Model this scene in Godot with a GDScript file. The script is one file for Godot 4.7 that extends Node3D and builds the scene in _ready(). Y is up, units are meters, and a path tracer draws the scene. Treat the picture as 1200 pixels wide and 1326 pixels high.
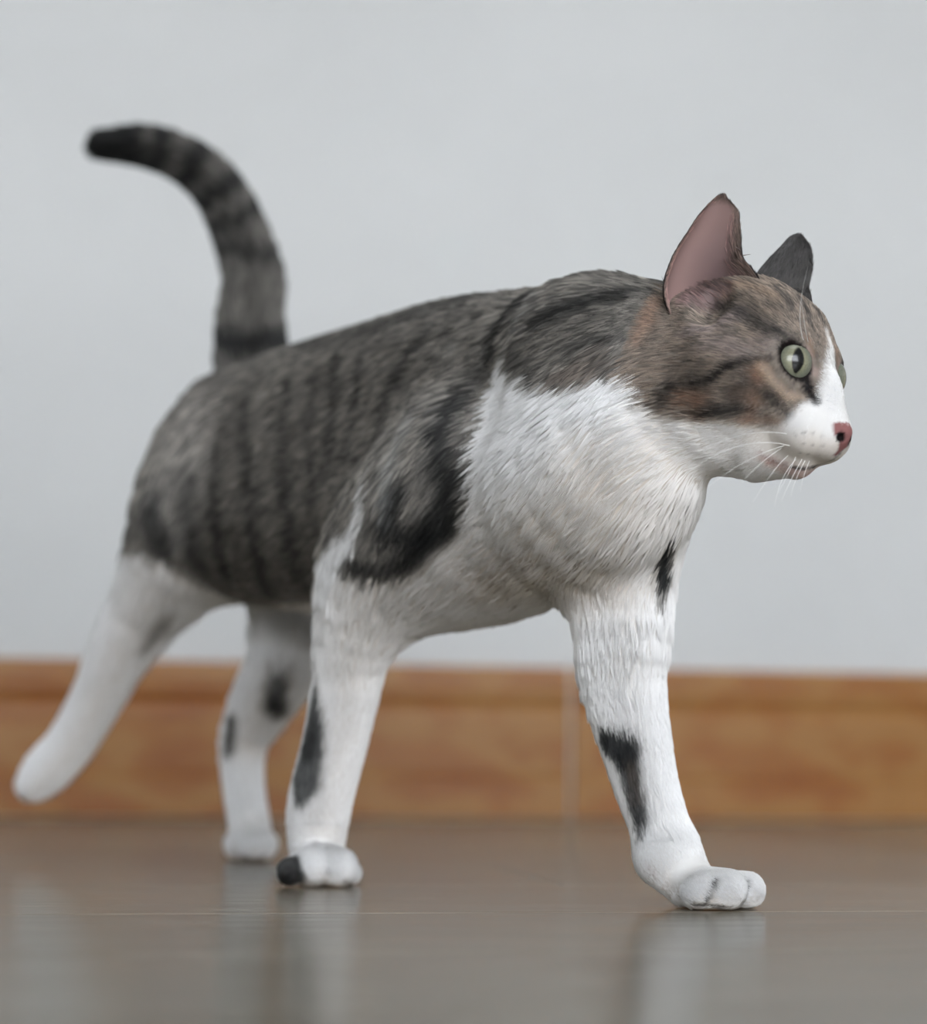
extends Node3D
# A cat walking along a skirting board in a plain room. Units are metres, y is up.

const PAL := {
	"white": Color(0.90, 0.90, 0.89), "cream": Color(0.86, 0.77, 0.67), "tan": Color(0.50, 0.39, 0.30), "ash": Color(0.26, 0.265, 0.26),
	"grey": Color(0.075, 0.077, 0.076), "black": Color(0.018, 0.019, 0.019), "ink": Color(0.008, 0.007, 0.007), "brown": Color(0.105, 0.078, 0.060),
	"ginger": Color(0.27, 0.165, 0.11), "pale": Color(0.27, 0.235, 0.225), "pinkish": Color(0.50, 0.38, 0.34), "skin": Color(0.42, 0.25, 0.22), "taupe": Color(0.28, 0.23, 0.20),
	"nose": Color(0.31, 0.14, 0.135), "flesh": Color(0.25, 0.185, 0.18), "sand": Color(0.29, 0.215, 0.17),
}
const HOME := Vector3(0, 0, -1.15)          # the point of the floor under the cat
const HEAD := Vector3(0.1378, 0.214, 0.1866)          # the middle between the cat's eyes, from HOME
const HEAD_R := Vector3(-0.6337, 0.1043, 0.7665)
const HEAD_U := Vector3(0.1203, 0.9921, -0.0355)
const HEAD_F := Vector3(0.7642, -0.0698, 0.6412)
const TRUNK := Vector3(-0.1245, 0.2307, -0.1864)          # the rump, from HOME; s runs along the trunk, l to its right
const TRUNK_F := Vector3(0.5213, 0, 0.8534)
const TRUNK_R := Vector3(-0.8534, 0, 0.5213)
const EYE := Vector3(12.8, 0, -4.7)
const EYE_R := 0.0095
const CORNER := Vector3(0.003, 0, -1.9545)         # a point at the foot of the back wall
const TURN := 0.20944        # the room's turn about y

var rng := RandomNumberGenerator.new()
var wob := FastNoiseLite.new()
var room := Transform3D(Basis(Vector3.UP, TURN), CORNER)

# ------------------------------------------------------------------ helpers
func obj(called: String, mesh: Mesh, mat: Material, parent: Node = self, at := Transform3D()) -> MeshInstance3D:
	var o := MeshInstance3D.new()
	o.name = called
	o.mesh = mesh
	o.transform = at
	if mat:
		o.material_override = mat
	o.cast_shadow = GeometryInstance3D.SHADOW_CASTING_SETTING_ON
	parent.add_child(o, true)
	return o

func struct(called: String, mesh: Mesh, mat: Material, at: Transform3D, label: String, category: String) -> MeshInstance3D:
	var o := obj(called, mesh, mat, self, at)
	tag(o, label, category)
	o.set_meta("kind", "structure")
	return o

func tag(o: Node, label: String, category: String) -> void:
	o.set_meta("label", label)
	o.set_meta("category", category)

func quad(st: SurfaceTool, a: Vector3, b: Vector3, c: Vector3, d: Vector3) -> void:   # clockwise seen from the front
	var n := (c - a).cross(b - a).normalized()
	for v in [a, b, c, a, c, d]:
		st.set_normal(n)
		st.add_vertex(v)

func box(size: Vector3, bevel := 0.0) -> ArrayMesh:   # a box about its centre; its edges chamfered
	var st := SurfaceTool.new()
	st.begin(Mesh.PRIMITIVE_TRIANGLES)
	var h := size * 0.5
	for ax in 3:
		for sg in [-1.0, 1.0]:
			var u := (ax + 1) % 3
			var v := (ax + 2) % 3
			var q: Array[Vector3] = []
			for e in [[-1, -1], [1, -1], [1, 1], [-1, 1]]:
				var p := Vector3()
				p[ax] = sg * h[ax]
				p[u] = e[0] * (h[u] - bevel)
				p[v] = e[1] * (h[v] - bevel)
				q.append(p)
			if sg > 0: quad(st, q[0], q[3], q[2], q[1])
			else: quad(st, q[0], q[1], q[2], q[3])
	if bevel > 0.0:
		for ax in 3:
			var u := (ax + 1) % 3
			var v := (ax + 2) % 3
			for su in [-1.0, 1.0]:
				for sv in [-1.0, 1.0]:
					var q: Array[Vector3] = []
					for e in [[-1, 0], [1, 0], [1, 1], [-1, 1]]:
						var p := Vector3()
						p[ax] = e[0] * (h[ax] - bevel)
						p[u] = su * (h[u] - (0.0 if e[1] == 0 else bevel))
						p[v] = sv * (h[v] - (bevel if e[1] == 0 else 0.0))
						q.append(p)
					if su * sv > 0: quad(st, q[0], q[1], q[2], q[3])
					else: quad(st, q[0], q[3], q[2], q[1])
	return st.commit()

func noise_tex(sd: int, freq: float, ramp: Array, octaves := 4, w := 512, h := 512, normal := 0.0) -> NoiseTexture2D:
	var n := FastNoiseLite.new()
	n.seed = sd
	n.noise_type = FastNoiseLite.TYPE_SIMPLEX_SMOOTH
	n.frequency = freq
	n.fractal_octaves = octaves
	var t := NoiseTexture2D.new()
	t.noise = n
	t.width = w
	t.height = h
	t.seamless = true
	if normal > 0.0:
		t.as_normal_map = true
		t.bump_strength = normal
	elif ramp.size():
		var g := Gradient.new()
		g.offsets = PackedFloat32Array(ramp[0])
		g.colors = PackedColorArray(ramp[1])
		t.color_ramp = g
	return t

func plain(c: Color, rough := 0.8) -> StandardMaterial3D:
	var m := StandardMaterial3D.new()
	m.albedo_color = c
	m.roughness = rough
	return m

# ------------------------------------------------------------------ the cat's shape: a field of smoothly joined tapering limbs
var seg_a := PackedVector3Array()
var seg_ab := PackedVector3Array()
var seg_il := PackedFloat32Array()
var seg_r := PackedFloat32Array()
var seg_dr := PackedFloat32Array()
var seg_flow := PackedFloat32Array()
var prim_k := PackedFloat32Array()
var prim_from := PackedInt32Array()
var prim_to := PackedInt32Array()
var ell_at := {}
var ell_rad := {}
var cut_at: Array[Vector3] = []
var cut_rad: Array[Vector3] = []
var cut_k: Array[float] = []
var cut_inv: Array[Basis] = []
var head_basis := Basis(HEAD_R, HEAD_U, HEAD_F)
var head_inv := Basis(HEAD_R, HEAD_U, HEAD_F).transposed()

func hl(r: float, u: float, f: float) -> Vector3:
	return HEAD + head_basis * (Vector3(r, u, f) * 0.001)

func add_chain(k: float, flow: float, pts: Array) -> void:   # pts: Vector4 (place, radius)
	prim_k.append(k)
	prim_from.append(seg_a.size())
	for i in pts.size() - 1:
		var a: Vector4 = pts[i]
		var b: Vector4 = pts[i + 1]
		var ab := Vector3(b.x - a.x, b.y - a.y, b.z - a.z)
		seg_a.append(Vector3(a.x, a.y, a.z))
		seg_ab.append(ab)
		seg_il.append(1.0 / maxf(ab.length_squared(), 1e-9))
		seg_r.append(a.w)
		seg_dr.append(b.w - a.w)
		seg_flow.append(flow)
	prim_to.append(seg_a.size())

func limb(k: float, flow: int, rows: Array) -> void:   # a Catmull-Rom spline through [x, y, z, radius]
	var q: Array[Vector4] = []
	var inset := 0.0004 if rows.size() == 2 else lerpf(0.0008, 0.0022, smoothstep(0.016, 0.03, rows[0][3]))
	for r in rows:
		q.append(Vector4(r[0], r[1], r[2], r[3] - inset))
	if q.size() == 2:
		add_chain(k, flow, q)
		return
	var pts: Array[Vector4] = []
	for i in q.size() - 1:
		var p0 := q[maxi(i - 1, 0)]
		var p1 := q[i]
		var p2 := q[i + 1]
		var p3 := q[mini(i + 2, q.size() - 1)]
		for j in 3:
			var t := j / 3.0
			pts.append(0.5 * (2.0 * p1 + (p2 - p0) * t + (2.0 * p0 - 5.0 * p1 + 4.0 * p2 - p3) * t * t + (3.0 * p1 - p0 - 3.0 * p2 + p3) * t * t * t))
	pts.append(q[-1])
	add_chain(k, flow, pts)

func lump(k: float, a: Vector3, ra: float, b := Vector3.INF, rb := 0.0) -> void:   # head pieces in mm
	var inset := 0.8
	if b == Vector3.INF:
		b = a + Vector3(0, 0, 0.01)
		rb = ra
	var p := hl(a.x, a.y, a.z)
	var q := hl(b.x, b.y, b.z)
	add_chain(k * 0.001, 0.0, [Vector4(p.x, p.y, p.z, (ra - inset) * 0.001), Vector4(q.x, q.y, q.z, (rb - inset) * 0.001)])

func egg(k: float, at: Vector3, rad: Vector3) -> void:
	ell_at[prim_k.size()] = hl(at.x, at.y, at.z)
	ell_rad[prim_k.size()] = (rad - Vector3.ONE) * 0.001
	prim_k.append(k * 0.001)
	prim_from.append(0)
	prim_to.append(0)

func carve(at: Vector3, rad: Vector3, k: float, turn: Basis) -> void:
	cut_at.append(hl(at.x, at.y, at.z))
	cut_rad.append(rad * 0.001)
	cut_k.append(k * 0.001)
	cut_inv.append((head_basis * turn).transposed())

func gaze(s: float) -> Basis:
	var f := Vector3(s * sin(0.62), 0.02, cos(0.62)).normalized()
	var r := Vector3.UP.cross(f).normalized()
	var u := f.cross(r)
	var t := s * 0.72
	return Basis(r * cos(t) + u * sin(t), u * cos(t) - r * sin(t), f)

func egg_distance(p: Vector3, inv: Basis, at: Vector3, rad: Vector3) -> float:
	var q := inv * (p - at)
	var n := (q / rad).length()
	return n * (n - 1.0) / maxf((q / (rad * rad)).length(), 1e-6)

func field(p: Vector3, act: PackedInt32Array) -> float:
	var d := 1000.0
	var i := 1
	var n_all := act.size()
	while i < n_all:
		var pr := act[i]
		var n := act[i + 1]
		i += 2
		var di := 1000.0
		if n == 0:
			di = egg_distance(p, head_inv, ell_at[pr], ell_rad[pr])
		for j in n:
			var s := act[i + j]
			var w := p - seg_a[s]
			var ab := seg_ab[s]
			var t := clampf(w.dot(ab) * seg_il[s], 0.0, 1.0)
			di = minf(di, (w - ab * t).length() - seg_r[s] - seg_dr[s] * t)
		i += n
		var k := prim_k[pr]
		var h := k - absf(d - di)
		d = minf(d, di)
		if h > 0.0:
			d -= h * h / (4.0 * k)
	if act[0]:
		for c in cut_at.size():
			if p.distance_squared_to(cut_at[c]) < 0.0006:
				var di := -egg_distance(p, cut_inv[c], cut_at[c], cut_rad[c])
				var k := cut_k[c]
				var h := k - absf(d - di)
				d = maxf(d, di)
				if h > 0.0:
					d += h * h / (4.0 * k)
	return maxf(d, 0.0005 - p.y)

func near_prims(p: Vector3, within: float) -> PackedInt32Array:   # what can shape the field within that distance of p
	var best := 1000.0
	var dist := PackedFloat32Array()
	dist.resize(seg_a.size())
	for s in seg_a.size():
		var w := p - seg_a[s]
		var t := clampf(w.dot(seg_ab[s]) * seg_il[s], 0.0, 1.0)
		dist[s] = (w - seg_ab[s] * t).length() - seg_r[s] - seg_dr[s] * t
		best = minf(best, dist[s])
	var out := PackedInt32Array([1 if p.distance_to(HEAD) < 0.09 else 0])
	for pr in prim_k.size():
		if ell_at.has(pr):
			if p.distance_to(ell_at[pr]) < 0.08 + within:
				out.append_array([pr, 0])
			continue
		var mine := PackedInt32Array()
		for s in range(prim_from[pr], prim_to[pr]):
			if dist[s] < best + 2.0 * within + prim_k[pr]:
				mine.append(s)
		if mine.size():
			out.append_array([pr, mine.size()])
			out.append_array(mine)
	return out

# ------------------------------------------------------------------ surface nets
var vp := PackedVector3Array()
var vn := PackedVector3Array()
var vc := PackedColorArray()
var vflow := PackedVector3Array()
var vlen := PackedFloat32Array()
var vdens := PackedFloat32Array()
var tri := PackedInt32Array()

func in_head(p: Vector3) -> bool:
	var q := head_inv * (p - HEAD)
	return q.z > -0.030 and q.z < 0.04 and q.y > -0.050 and q.y < 0.05 and absf(q.x) < 0.05

func nets(lo: Vector3, hi: Vector3, cell: float, head: bool) -> void:
	var B := 6
	var nb := Vector3i(((hi - lo) / (cell * B)).ceil())
	var nx := nb.x * B
	var ny := nb.y * B
	var nz := nb.z * B
	var grid := PackedFloat32Array()
	grid.resize(nx * ny * nz)
	grid.fill(1000.0)
	var diag := cell * B * 0.5 * 1.7321
	var blocks: Array = []
	var big := 3
	var bdiag := diag * big
	for bx in range(0, nb.x, big):
		for by in range(0, nb.y, big):
			for bz in range(0, nb.z, big):
				var cb := lo + (Vector3(bx, by, bz) + Vector3.ONE * big * 0.5) * cell * B
				var wide := near_prims(cb, bdiag)
				if wide.size() < 2 or absf(field(cb, wide)) > bdiag + 0.008:
					continue
				for ix in range(bx, mini(bx + big, nb.x)):
					for iy in range(by, mini(by + big, nb.y)):
						for iz in range(bz, mini(bz + big, nb.z)):
							var c := lo + (Vector3(ix, iy, iz) + Vector3.ONE * 0.5) * cell * B
							if head and not (in_head(c) or in_head(c + (HEAD + HEAD_F * -0.01 - c).normalized() * diag * 1.3)):
								continue
							if absf(field(c, wide)) > diag * 1.15 + 0.002:
								continue
							var act := near_prims(c, diag)
							blocks.append([ix, iy, iz, act])
							for x in range(ix * B, ix * B + B):
								for y in range(iy * B, iy * B + B):
									var row := (x * ny + y) * nz
									for z in range(iz * B, iz * B + B):
										grid[row + z] = field(lo + Vector3(x, y, z) * cell, act)
	var ids := {}
	var sx := ny * nz
	var corner := PackedInt32Array([0, 1, nz, nz + 1, sx, sx + 1, sx + nz, sx + nz + 1])
	var off := [Vector3(0, 0, 0), Vector3(0, 0, 1), Vector3(0, 1, 0), Vector3(0, 1, 1), Vector3(1, 0, 0), Vector3(1, 0, 1), Vector3(1, 1, 0), Vector3(1, 1, 1)]
	var edges := [[0, 1], [2, 3], [4, 5], [6, 7], [0, 2], [1, 3], [4, 6], [5, 7], [0, 4], [1, 5], [2, 6], [3, 7]]
	var first := vp.size()
	for b in blocks:
		for x in range(b[0] * B, mini(b[0] * B + B, nx - 1)):
			for y in range(b[1] * B, mini(b[1] * B + B, ny - 1)):
				for z in range(b[2] * B, mini(b[2] * B + B, nz - 1)):
					var i := x * sx + y * nz + z
					var v0 := grid[i]
					if absf(v0) > cell * 2.6:
						continue
					var inside := 0
					var known := true
					for c in 8:
						var v := grid[i + corner[c]]
						if v > 999.0:
							known = false
							break
						if v < 0.0:
							inside += 1
					if not known or inside == 0 or inside == 8:
						continue
					var sum := Vector3.ZERO
					var n := 0
					for e in edges:
						var va := grid[i + corner[e[0]]]
						var vb := grid[i + corner[e[1]]]
						if (va < 0.0) != (vb < 0.0):
							var oa: Vector3 = off[e[0]]
							sum += oa.lerp(off[e[1]], va / (va - vb))
							n += 1
					var p := lo + (Vector3(x, y, z) + sum / n) * cell
					if in_head(p) != head:
						if not head or not (in_head(p + HEAD_F * 0.003) or in_head(p + HEAD_U * 0.003)):
							continue
					ids[i] = vp.size()
					vp.append(p)
	var keys := ids.keys()
	for i in keys:
		var v0 := grid[i]
		for ax in 3:
			var st := [sx, nz, 1]
			var j: int = i + st[ax]
			if (v0 < 0.0) == (grid[j] < 0.0):
				continue
			var su: int = st[(ax + 1) % 3]
			var sv: int = st[(ax + 2) % 3]
			if not (ids.has(i - su) and ids.has(i - sv) and ids.has(i - su - sv)):
				continue
			var a: int = ids[i]
			var b2: int = ids[i - su]
			var c2: int = ids[i - su - sv]
			var d2: int = ids[i - sv]
			if v0 < 0.0:
				tri.append_array([a, c2, b2, a, d2, c2])
			else:
				tri.append_array([a, b2, c2, a, c2, d2])
	# attributes: normals from the field, the lie of the fur from the limbs
	vn.resize(vp.size())
	vflow.resize(vp.size())
	vlen.resize(vp.size())
	vdens.resize(vp.size())
	vc.resize(vp.size())
	var act_of := {}
	for b in blocks:
		act_of[Vector3i(b[0], b[1], b[2])] = b[3]
	for v in range(first, vp.size()):
		var p := vp[v]
		var key := Vector3i((p - lo) / (cell * B))
		if not act_of.has(key):
			act_of[key] = near_prims(p, diag)
		var act: PackedInt32Array = act_of[key]
		var e := cell * 0.5
		var d1 := field(p + Vector3(e, -e, -e), act)
		var d2 := field(p + Vector3(-e, -e, e), act)
		var d3 := field(p + Vector3(-e, e, -e), act)
		var d4 := field(p + Vector3(e, e, e), act)
		vn[v] = (Vector3(1, -1, -1) * d1 + Vector3(-1, -1, 1) * d2 + Vector3(-1, 1, -1) * d3 + Vector3(1, 1, 1) * d4).normalized()
		var flow := Vector3.ZERO
		var i := 1
		while i < act.size():
			var n := act[i + 1]
			i += 2
			for j in n:
				var s := act[i + j]
				if seg_flow[s] != 0.0:
					var w := p - seg_a[s]
					var t := clampf(w.dot(seg_ab[s]) * seg_il[s], 0.0, 1.0)
					var d := (w - seg_ab[s] * t).length() - seg_r[s] - seg_dr[s] * t
					flow += seg_ab[s].normalized() * seg_flow[s] * exp(-maxf(d, 0.0) * 160.0)
			i += n
		if flow.length() > 0.001:
			flow = flow.normalized()
		var q := head_inv * (p - HEAD) * 1000.0
		var hw := smoothstep(-62.0, -38.0, q.z) * smoothstep(-62.0, -40.0, q.y)
		if hw > 0.0:
			var away := (head_basis * (q - Vector3(0, -10, 24))).normalized()
			flow = flow.lerp(away, hw)
		else:
			flow += Vector3(0, -0.35, 0)
		flow = flow - vn[v] * flow.dot(vn[v])
		vflow[v] = flow.normalized() if flow.length() > 0.001 else Vector3.DOWN
		fur_of(v, p, q, hw)
		if head and not in_head(p):
			vdens[v] = 0.0

func fur_of(v: int, p: Vector3, q: Vector3, hw: float) -> void:
	var length := 0.0095
	length = lerpf(0.0042, length, smoothstep(0.05, 0.13, p.y))
	if p.y < 0.03:
		length = 0.0022
	var dens := 1.0
	if hw > 0.0:
		var face := lerpf(0.0016, 0.006, smoothstep(25.0, 80.0, q.distance_to(Vector3(0, -22, 14))))
		length = lerpf(length, face, hw)
		for s in [1.0, -1.0]:
			var ed: float = q.distance_to(Vector3(EYE.x * s, EYE.y, EYE.z) + gaze(s).z * 9.0)
			dens *= smoothstep(7.2, 9.2, ed)
			length *= lerpf(0.5, 1.0, smoothstep(8.0, 15.0, ed))
		for s in [1.0, -1.0]:   # velvet on the whisker pads and lips
			var pad := smoothstep(17.0, 11.0, q.distance_to(Vector3(8.0 * s, -30, 4)))
			length = lerpf(length, 0.0011, pad)
			dens *= lerpf(1.0, 0.35, pad)
		if nose_mask(q) > 0.3:
			dens = 0.0
	length = lerpf(length, 0.003, smoothstep(24.0, 14.0, q.distance_to(Vector3(signf(q.x) * 34.0, 14, -58))))
	vlen[v] = length
	vdens[v] = dens

func nose_mask(q: Vector3) -> float:   # the bare triangle of the nose
	if q.z < 11.0 or q.y > -20.5 or q.y < -34.0:
		return 0.0
	var half := lerpf(1.0, 7.0, smoothstep(-33.0, -25.0, q.y)) * smoothstep(-20.5, -22.5, q.y)
	return smoothstep(half + 0.5, half - 0.5, absf(q.x)) * smoothstep(11.0, 12.5, q.z)

# ------------------------------------------------------------------ the coat
var marks: Array = []
var rings := [
		[Vector3(-0.2126, 0.4127, -0.2861), Vector3(-0.9999, -0.0125, -0.0011), 0.0277],
		[Vector3(-0.1752, 0.4049, -0.2722), Vector3(-0.9479, 0.3173, 0.0275), 0.0058],
		[Vector3(-0.1566, 0.3892, -0.2626), Vector3(-0.8263, 0.5611, 0.0486), 0.0058],
		[Vector3(-0.1427, 0.3725, -0.2563), Vector3(-0.5837, 0.809, 0.07), 0.0049],
		[Vector3(-0.1351, 0.3544, -0.251), Vector3(-0.4584, 0.8855, 0.0766), 0.0036],
		[Vector3(-0.1228, 0.283, -0.2371), Vector3(0.0125, -0.9962, -0.0862), 0.0063],
		[Vector3(-0.1291, 0.338, -0.247), Vector3(-0.1838, -0.9793, -0.0848), 0.0031]]

func mark(colour: String, soft: float, strength: float, rows: Array, mirror := "") -> void:
	for side in (2 if mirror else 1):
		var pts: Array[Vector3] = []
		var rad: Array[float] = []
		for r in rows:
			var p := Vector3(r[0], r[1], r[2])
			if side == 1 and mirror == "b":
				p -= TRUNK_R * (2.0 * (p - TRUNK).dot(TRUNK_R))
			elif side == 1:
				p -= HEAD_R * (2.0 * (p - HEAD).dot(HEAD_R))
			pts.append(p)
			rad.append(r[3])
		var mid := Vector3.ZERO
		for p in pts:
			mid += p / pts.size()
		var reach := 0.0
		for i in pts.size():
			reach = maxf(reach, mid.distance_to(pts[i]) + rad[i] + soft * 2.0 + 0.003)
		marks.append([PAL[colour], soft, strength, pts, rad, mid, reach * reach])

func inside(poly: Array, p: Vector2) -> float:   # signed distance to a polygon, positive inside
	var d := 1e9
	var s := -1.0
	var n := poly.size()
	for i in n:
		var a: Vector2 = poly[i]
		var b: Vector2 = poly[(i + 1) % n]
		var ab := b - a
		var w := p - a
		d = minf(d, (w - ab * clampf(w.dot(ab) / ab.length_squared(), 0.0, 1.0)).length_squared())
		if (a.y > p.y) != (b.y > p.y) and p.x < a.x + ab.x * (p.y - a.y) / ab.y:
			s = -s
	return s * sqrt(d)

var saddle := [Vector2(-0.2, 0.17), Vector2(0.02, 0.163), Vector2(0.036, 0.157), Vector2(0.05, 0.15), Vector2(0.055, 0.14), Vector2(0.07, 0.131), Vector2(0.2, 0.131), Vector2(0.2485, 0.1419), Vector2(0.2665, 0.1356), Vector2(0.2797, 0.1376), Vector2(0.3042, 0.1488), Vector2(0.3199, 0.1546), Vector2(0.3289, 0.1662), Vector2(0.3319, 0.179), Vector2(0.3287, 0.1957), Vector2(0.3241, 0.2132), Vector2(0.327, 0.2298), Vector2(0.3453, 0.2184), Vector2(0.3659, 0.2123), Vector2(0.3978, 0.2101), Vector2(0.4126, 0.2128), Vector2(0.46, 0.21), Vector2(0.46, 0.5), Vector2(-0.2, 0.5)]
var mask := [Vector2(-60, -9.8524), Vector2(-53.4072, -15.8524), Vector2(-49.5284, -23.3097), Vector2(-43.8168, -27.2535), Vector2(-32.8391, -27.6409), Vector2(-16.5721, -26.8791), Vector2(-4.8025, -26.4567), Vector2(0.3544, -24.0735), Vector2(3.9439, -18.5863), Vector2(6.757, -13.6503), Vector2(9.5548, -12.0816), Vector2(13, -5), Vector2(13, 20), Vector2(5, 60), Vector2(-75, 60), Vector2(-75, -5)]

func coat(p: Vector3, n: Vector3) -> Color:
	var fine := wob.get_noise_3dv(p * 900.0)
	var wide := wob.get_noise_3dv(p * 160.0 + Vector3(7, 3, 1))
	var q := head_inv * (p - HEAD) * 1000.0
	var rel := p - TRUNK
	var sh := Vector2(rel.dot(TRUNK_F), p.y)
	var dark := 0.0
	if q.z < -38.0 or q.y < -60.0:
		dark = smoothstep(-0.003, 0.003, inside(saddle, sh) + fine * 0.003)
	if q.z > -62.0 and q.z < 40.0 and q.y > -60.0:
		dark = maxf(dark, smoothstep(-2.0, 2.0, inside(mask, Vector2(q.z, q.y)) + fine * 1.8))
	var c: Color = PAL.white
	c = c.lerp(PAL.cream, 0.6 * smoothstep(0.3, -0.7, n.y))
	var tabby := Color(0.20, 0.19, 0.175) * (1.0 + 0.55 * wide + 0.35 * fine)
	if q.z > -62.0:
		tabby = Color(0.215, 0.185, 0.158) * (1.0 + 0.4 * wide + 0.5 * fine)
	if sh.x < 0.03 and p.y > 0.25:
		tabby *= 0.68   # the tail is darker than the flank
	c = c.lerp(tabby, dark)
	for m in marks:
		if p.distance_squared_to(m[5]) > m[6]:
			continue
		var pts: Array[Vector3] = m[3]
		var rad: Array[float] = m[4]
		var d := p.distance_to(pts[0]) - rad[0]
		for i in pts.size() - 1:
			var ab := pts[i + 1] - pts[i]
			var w := p - pts[i]
			var t := clampf(w.dot(ab) / maxf(ab.length_squared(), 1e-10), 0.0, 1.0)
			d = minf(d, (w - ab * t).length() - lerpf(rad[i], rad[i + 1], t))
		var soft: float = m[1]
		var a: float = smoothstep(soft, -soft, d + fine * soft * 0.7) * m[2]
		c = c.lerp(m[0], a)
	if sh.x < 0.02 and p.y > 0.21:
		for r in rings:
			var w: Vector3 = p - r[0]
			if w.length() < 0.045:
				var t: float = absf(w.dot(r[1])) - r[2]
				c = c.lerp(PAL.black, 0.95 * smoothstep(0.004, -0.003, t + fine * 0.002))
	# rims of the eyes and the nose
	if q.z > -20.0 and absf(q.x) < 32.0:
		for s in [1.0, -1.0]:
			var g := gaze(s)
			var e: Vector3 = g.transposed() * (q - Vector3(EYE.x * s, EYE.y, EYE.z) - g.z * 9.0)
			var ring := Vector2(e.x / 7.4, e.y / 6.0).length()
			if e.z > -8.0 and e.z < 6.0:
				c = c.lerp(PAL.ink, smoothstep(1.28, 1.10, ring + fine * 0.08))
		var nm := nose_mask(q)
		if nm > 0.0:
			c = c.lerp(PAL.nose, nm)
			for s in [1.0, -1.0]:
				c = c.lerp(PAL.ink, smoothstep(2.6, 1.7, q.distance_to(Vector3(3.4 * s, -27.2, 17.0))))
	return c

# ------------------------------------------------------------------ building the cat
func ear(side: float) -> void:   # a hollow shell with a rounded tip; side 1 is the cat's right
	var outer := [[25.2346, 11.3238, -47.9557], [31.8532, 18.6441, -51.2276], [35.3623, 27.8907, -52.0501], [35.9859, 38.9755, -49.1507], [34.8442, 49.1569, -44.3548], [33.8507, 56.7869, -40.2107], [31.6841, 62.5541, -36.5938]]
	var inner := [[7.3631, 30.7972, -23.389], [13.8349, 36.8004, -25.1853], [21.0652, 41.281, -26.6041], [24.6696, 48.4888, -26.3694], [25.9477, 54.4508, -26.7474], [26.3441, 59.1273, -27.8852], [28.426, 63.1471, -31.1188]]
	var nv := 22
	var nw := 16
	var back := Vector3(-0.70, 0.05, -0.71)
	var front: Array = []
	var rear: Array = []
	for i in nv + 1:
		var t := float(i) / nv
		var k := t * (outer.size() - 1)
		var i0 := mini(int(k), outer.size() - 2)
		var ft := k - i0
		var eo := spl(outer, i0, ft)
		var ei := spl(inner, i0, ft)
		var deep := 15.0 * pow(1.0 - t, 0.75) + 0.5
		var fr: Array = []
		var rr: Array = []
		for j in nw + 1:
			var w := float(j) / nw
			var bow := pow(sin(PI * pow(w, 0.72)), 0.85)
			var p := eo.lerp(ei, w) + back * (deep * bow) + Vector3(0, 1.1 * sin(PI * w) * smoothstep(0.85, 1.0, t), 0)
			fr.append(p)
			rr.append(p + back * (1.5 * bow + 0.2) + (eo.lerp(ei, w) - eo.lerp(ei, 0.5)).normalized() * 0.9 * (1.0 - t))
		front.append(fr)
		rear.append(rr)
	for sheet in 2:
		var g: Array = front if sheet == 0 else rear
		var base := vp.size()
		for i in nv + 1:
			for j in nw + 1:
				var q: Vector3 = g[i][j]
				var t := float(i) / nv
				var w := float(j) / nw
				var du: Vector3 = g[mini(i + 1, nv)][j] - g[maxi(i - 1, 0)][j]
				var dw: Vector3 = g[i][mini(j + 1, nw)] - g[i][maxi(j - 1, 0)]
				var n := dw.cross(du).normalized()
				if sheet == 1:
					n = -n
				if n.dot(back) * (1.0 if sheet == 0 else -1.0) > 0.0:
					n = -n
				if side < 0.0:   # this ear is turned outwards
					var pivot := Vector3(27, 0, -34)
					q = pivot + Basis(Vector3.UP, EAR_TURN) * (q - pivot)
					n = Basis(Vector3.UP, EAR_TURN) * n
					du = Basis(Vector3.UP, EAR_TURN) * du
				q.x *= side
				n.x *= side
				du.x *= side
				var p := hl(q.x, q.y, q.z)
				vp.append(p)
				vn.append(head_basis * n)
				vflow.append((head_basis * du).normalized())
				var fine := wob.get_noise_3dv(p * 900.0)
				var edge := smoothstep(0.80, 0.98, w) + smoothstep(0.07, 0.0, w) * 0.8 + smoothstep(0.9, 1.0, t)
				if sheet == 0:
					var c := Color(0.37, 0.25, 0.235).lerp(Color(0.22, 0.165, 0.175), 0.6 * smoothstep(0.25, 0.75, w) * smoothstep(0.75, 0.2, t))
					c = c.lerp(Color(0.19, 0.155, 0.13) * (1.0 + fine * 0.5), clampf(edge, 0.0, 1.0) * 0.85)
					vc.append(c)
					vlen.append(lerpf(0.0025, 0.005, smoothstep(0.5, 1.0, w) * smoothstep(0.9, 0.3, t)))
					vdens.append(clampf(0.9 * edge, 0.0, 1.0) * smoothstep(0.02, 0.3, t + 0.12))
				else:
					vc.append(Color(0.075, 0.072, 0.070) * (1.0 + fine * 0.4))
					vlen.append(0.0026)
					vdens.append(1.0)
		for i in nv:
			for j in nw:
				var a := base + i * (nw + 1) + j
				var b := a + 1
				var c := a + nw + 1
				var d := c + 1
				if (sheet == 0) == (side > 0.0):
					tri.append_array([a, d, b, a, c, d])
				else:
					tri.append_array([a, b, d, a, d, c])
	# the rim between the two sheets
	var f0 := vp.size() - 2 * (nv + 1) * (nw + 1)
	var r0 := vp.size() - (nv + 1) * (nw + 1)
	for i in nv:
		for j in [0, nw]:
			var a: int = f0 + i * (nw + 1) + j
			var b: int = a + nw + 1
			var c: int = r0 + i * (nw + 1) + j
			var d: int = c + nw + 1
			tri.append_array([a, c, b, b, c, d] if (j == 0) == (side > 0.0) else [a, b, c, b, d, c])
	for j in nw:
		var a: int = f0 + nv * (nw + 1) + j
		var c: int = r0 + nv * (nw + 1) + j
		tri.append_array([a, a + 1, c, a + 1, c + 1, c])

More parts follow.
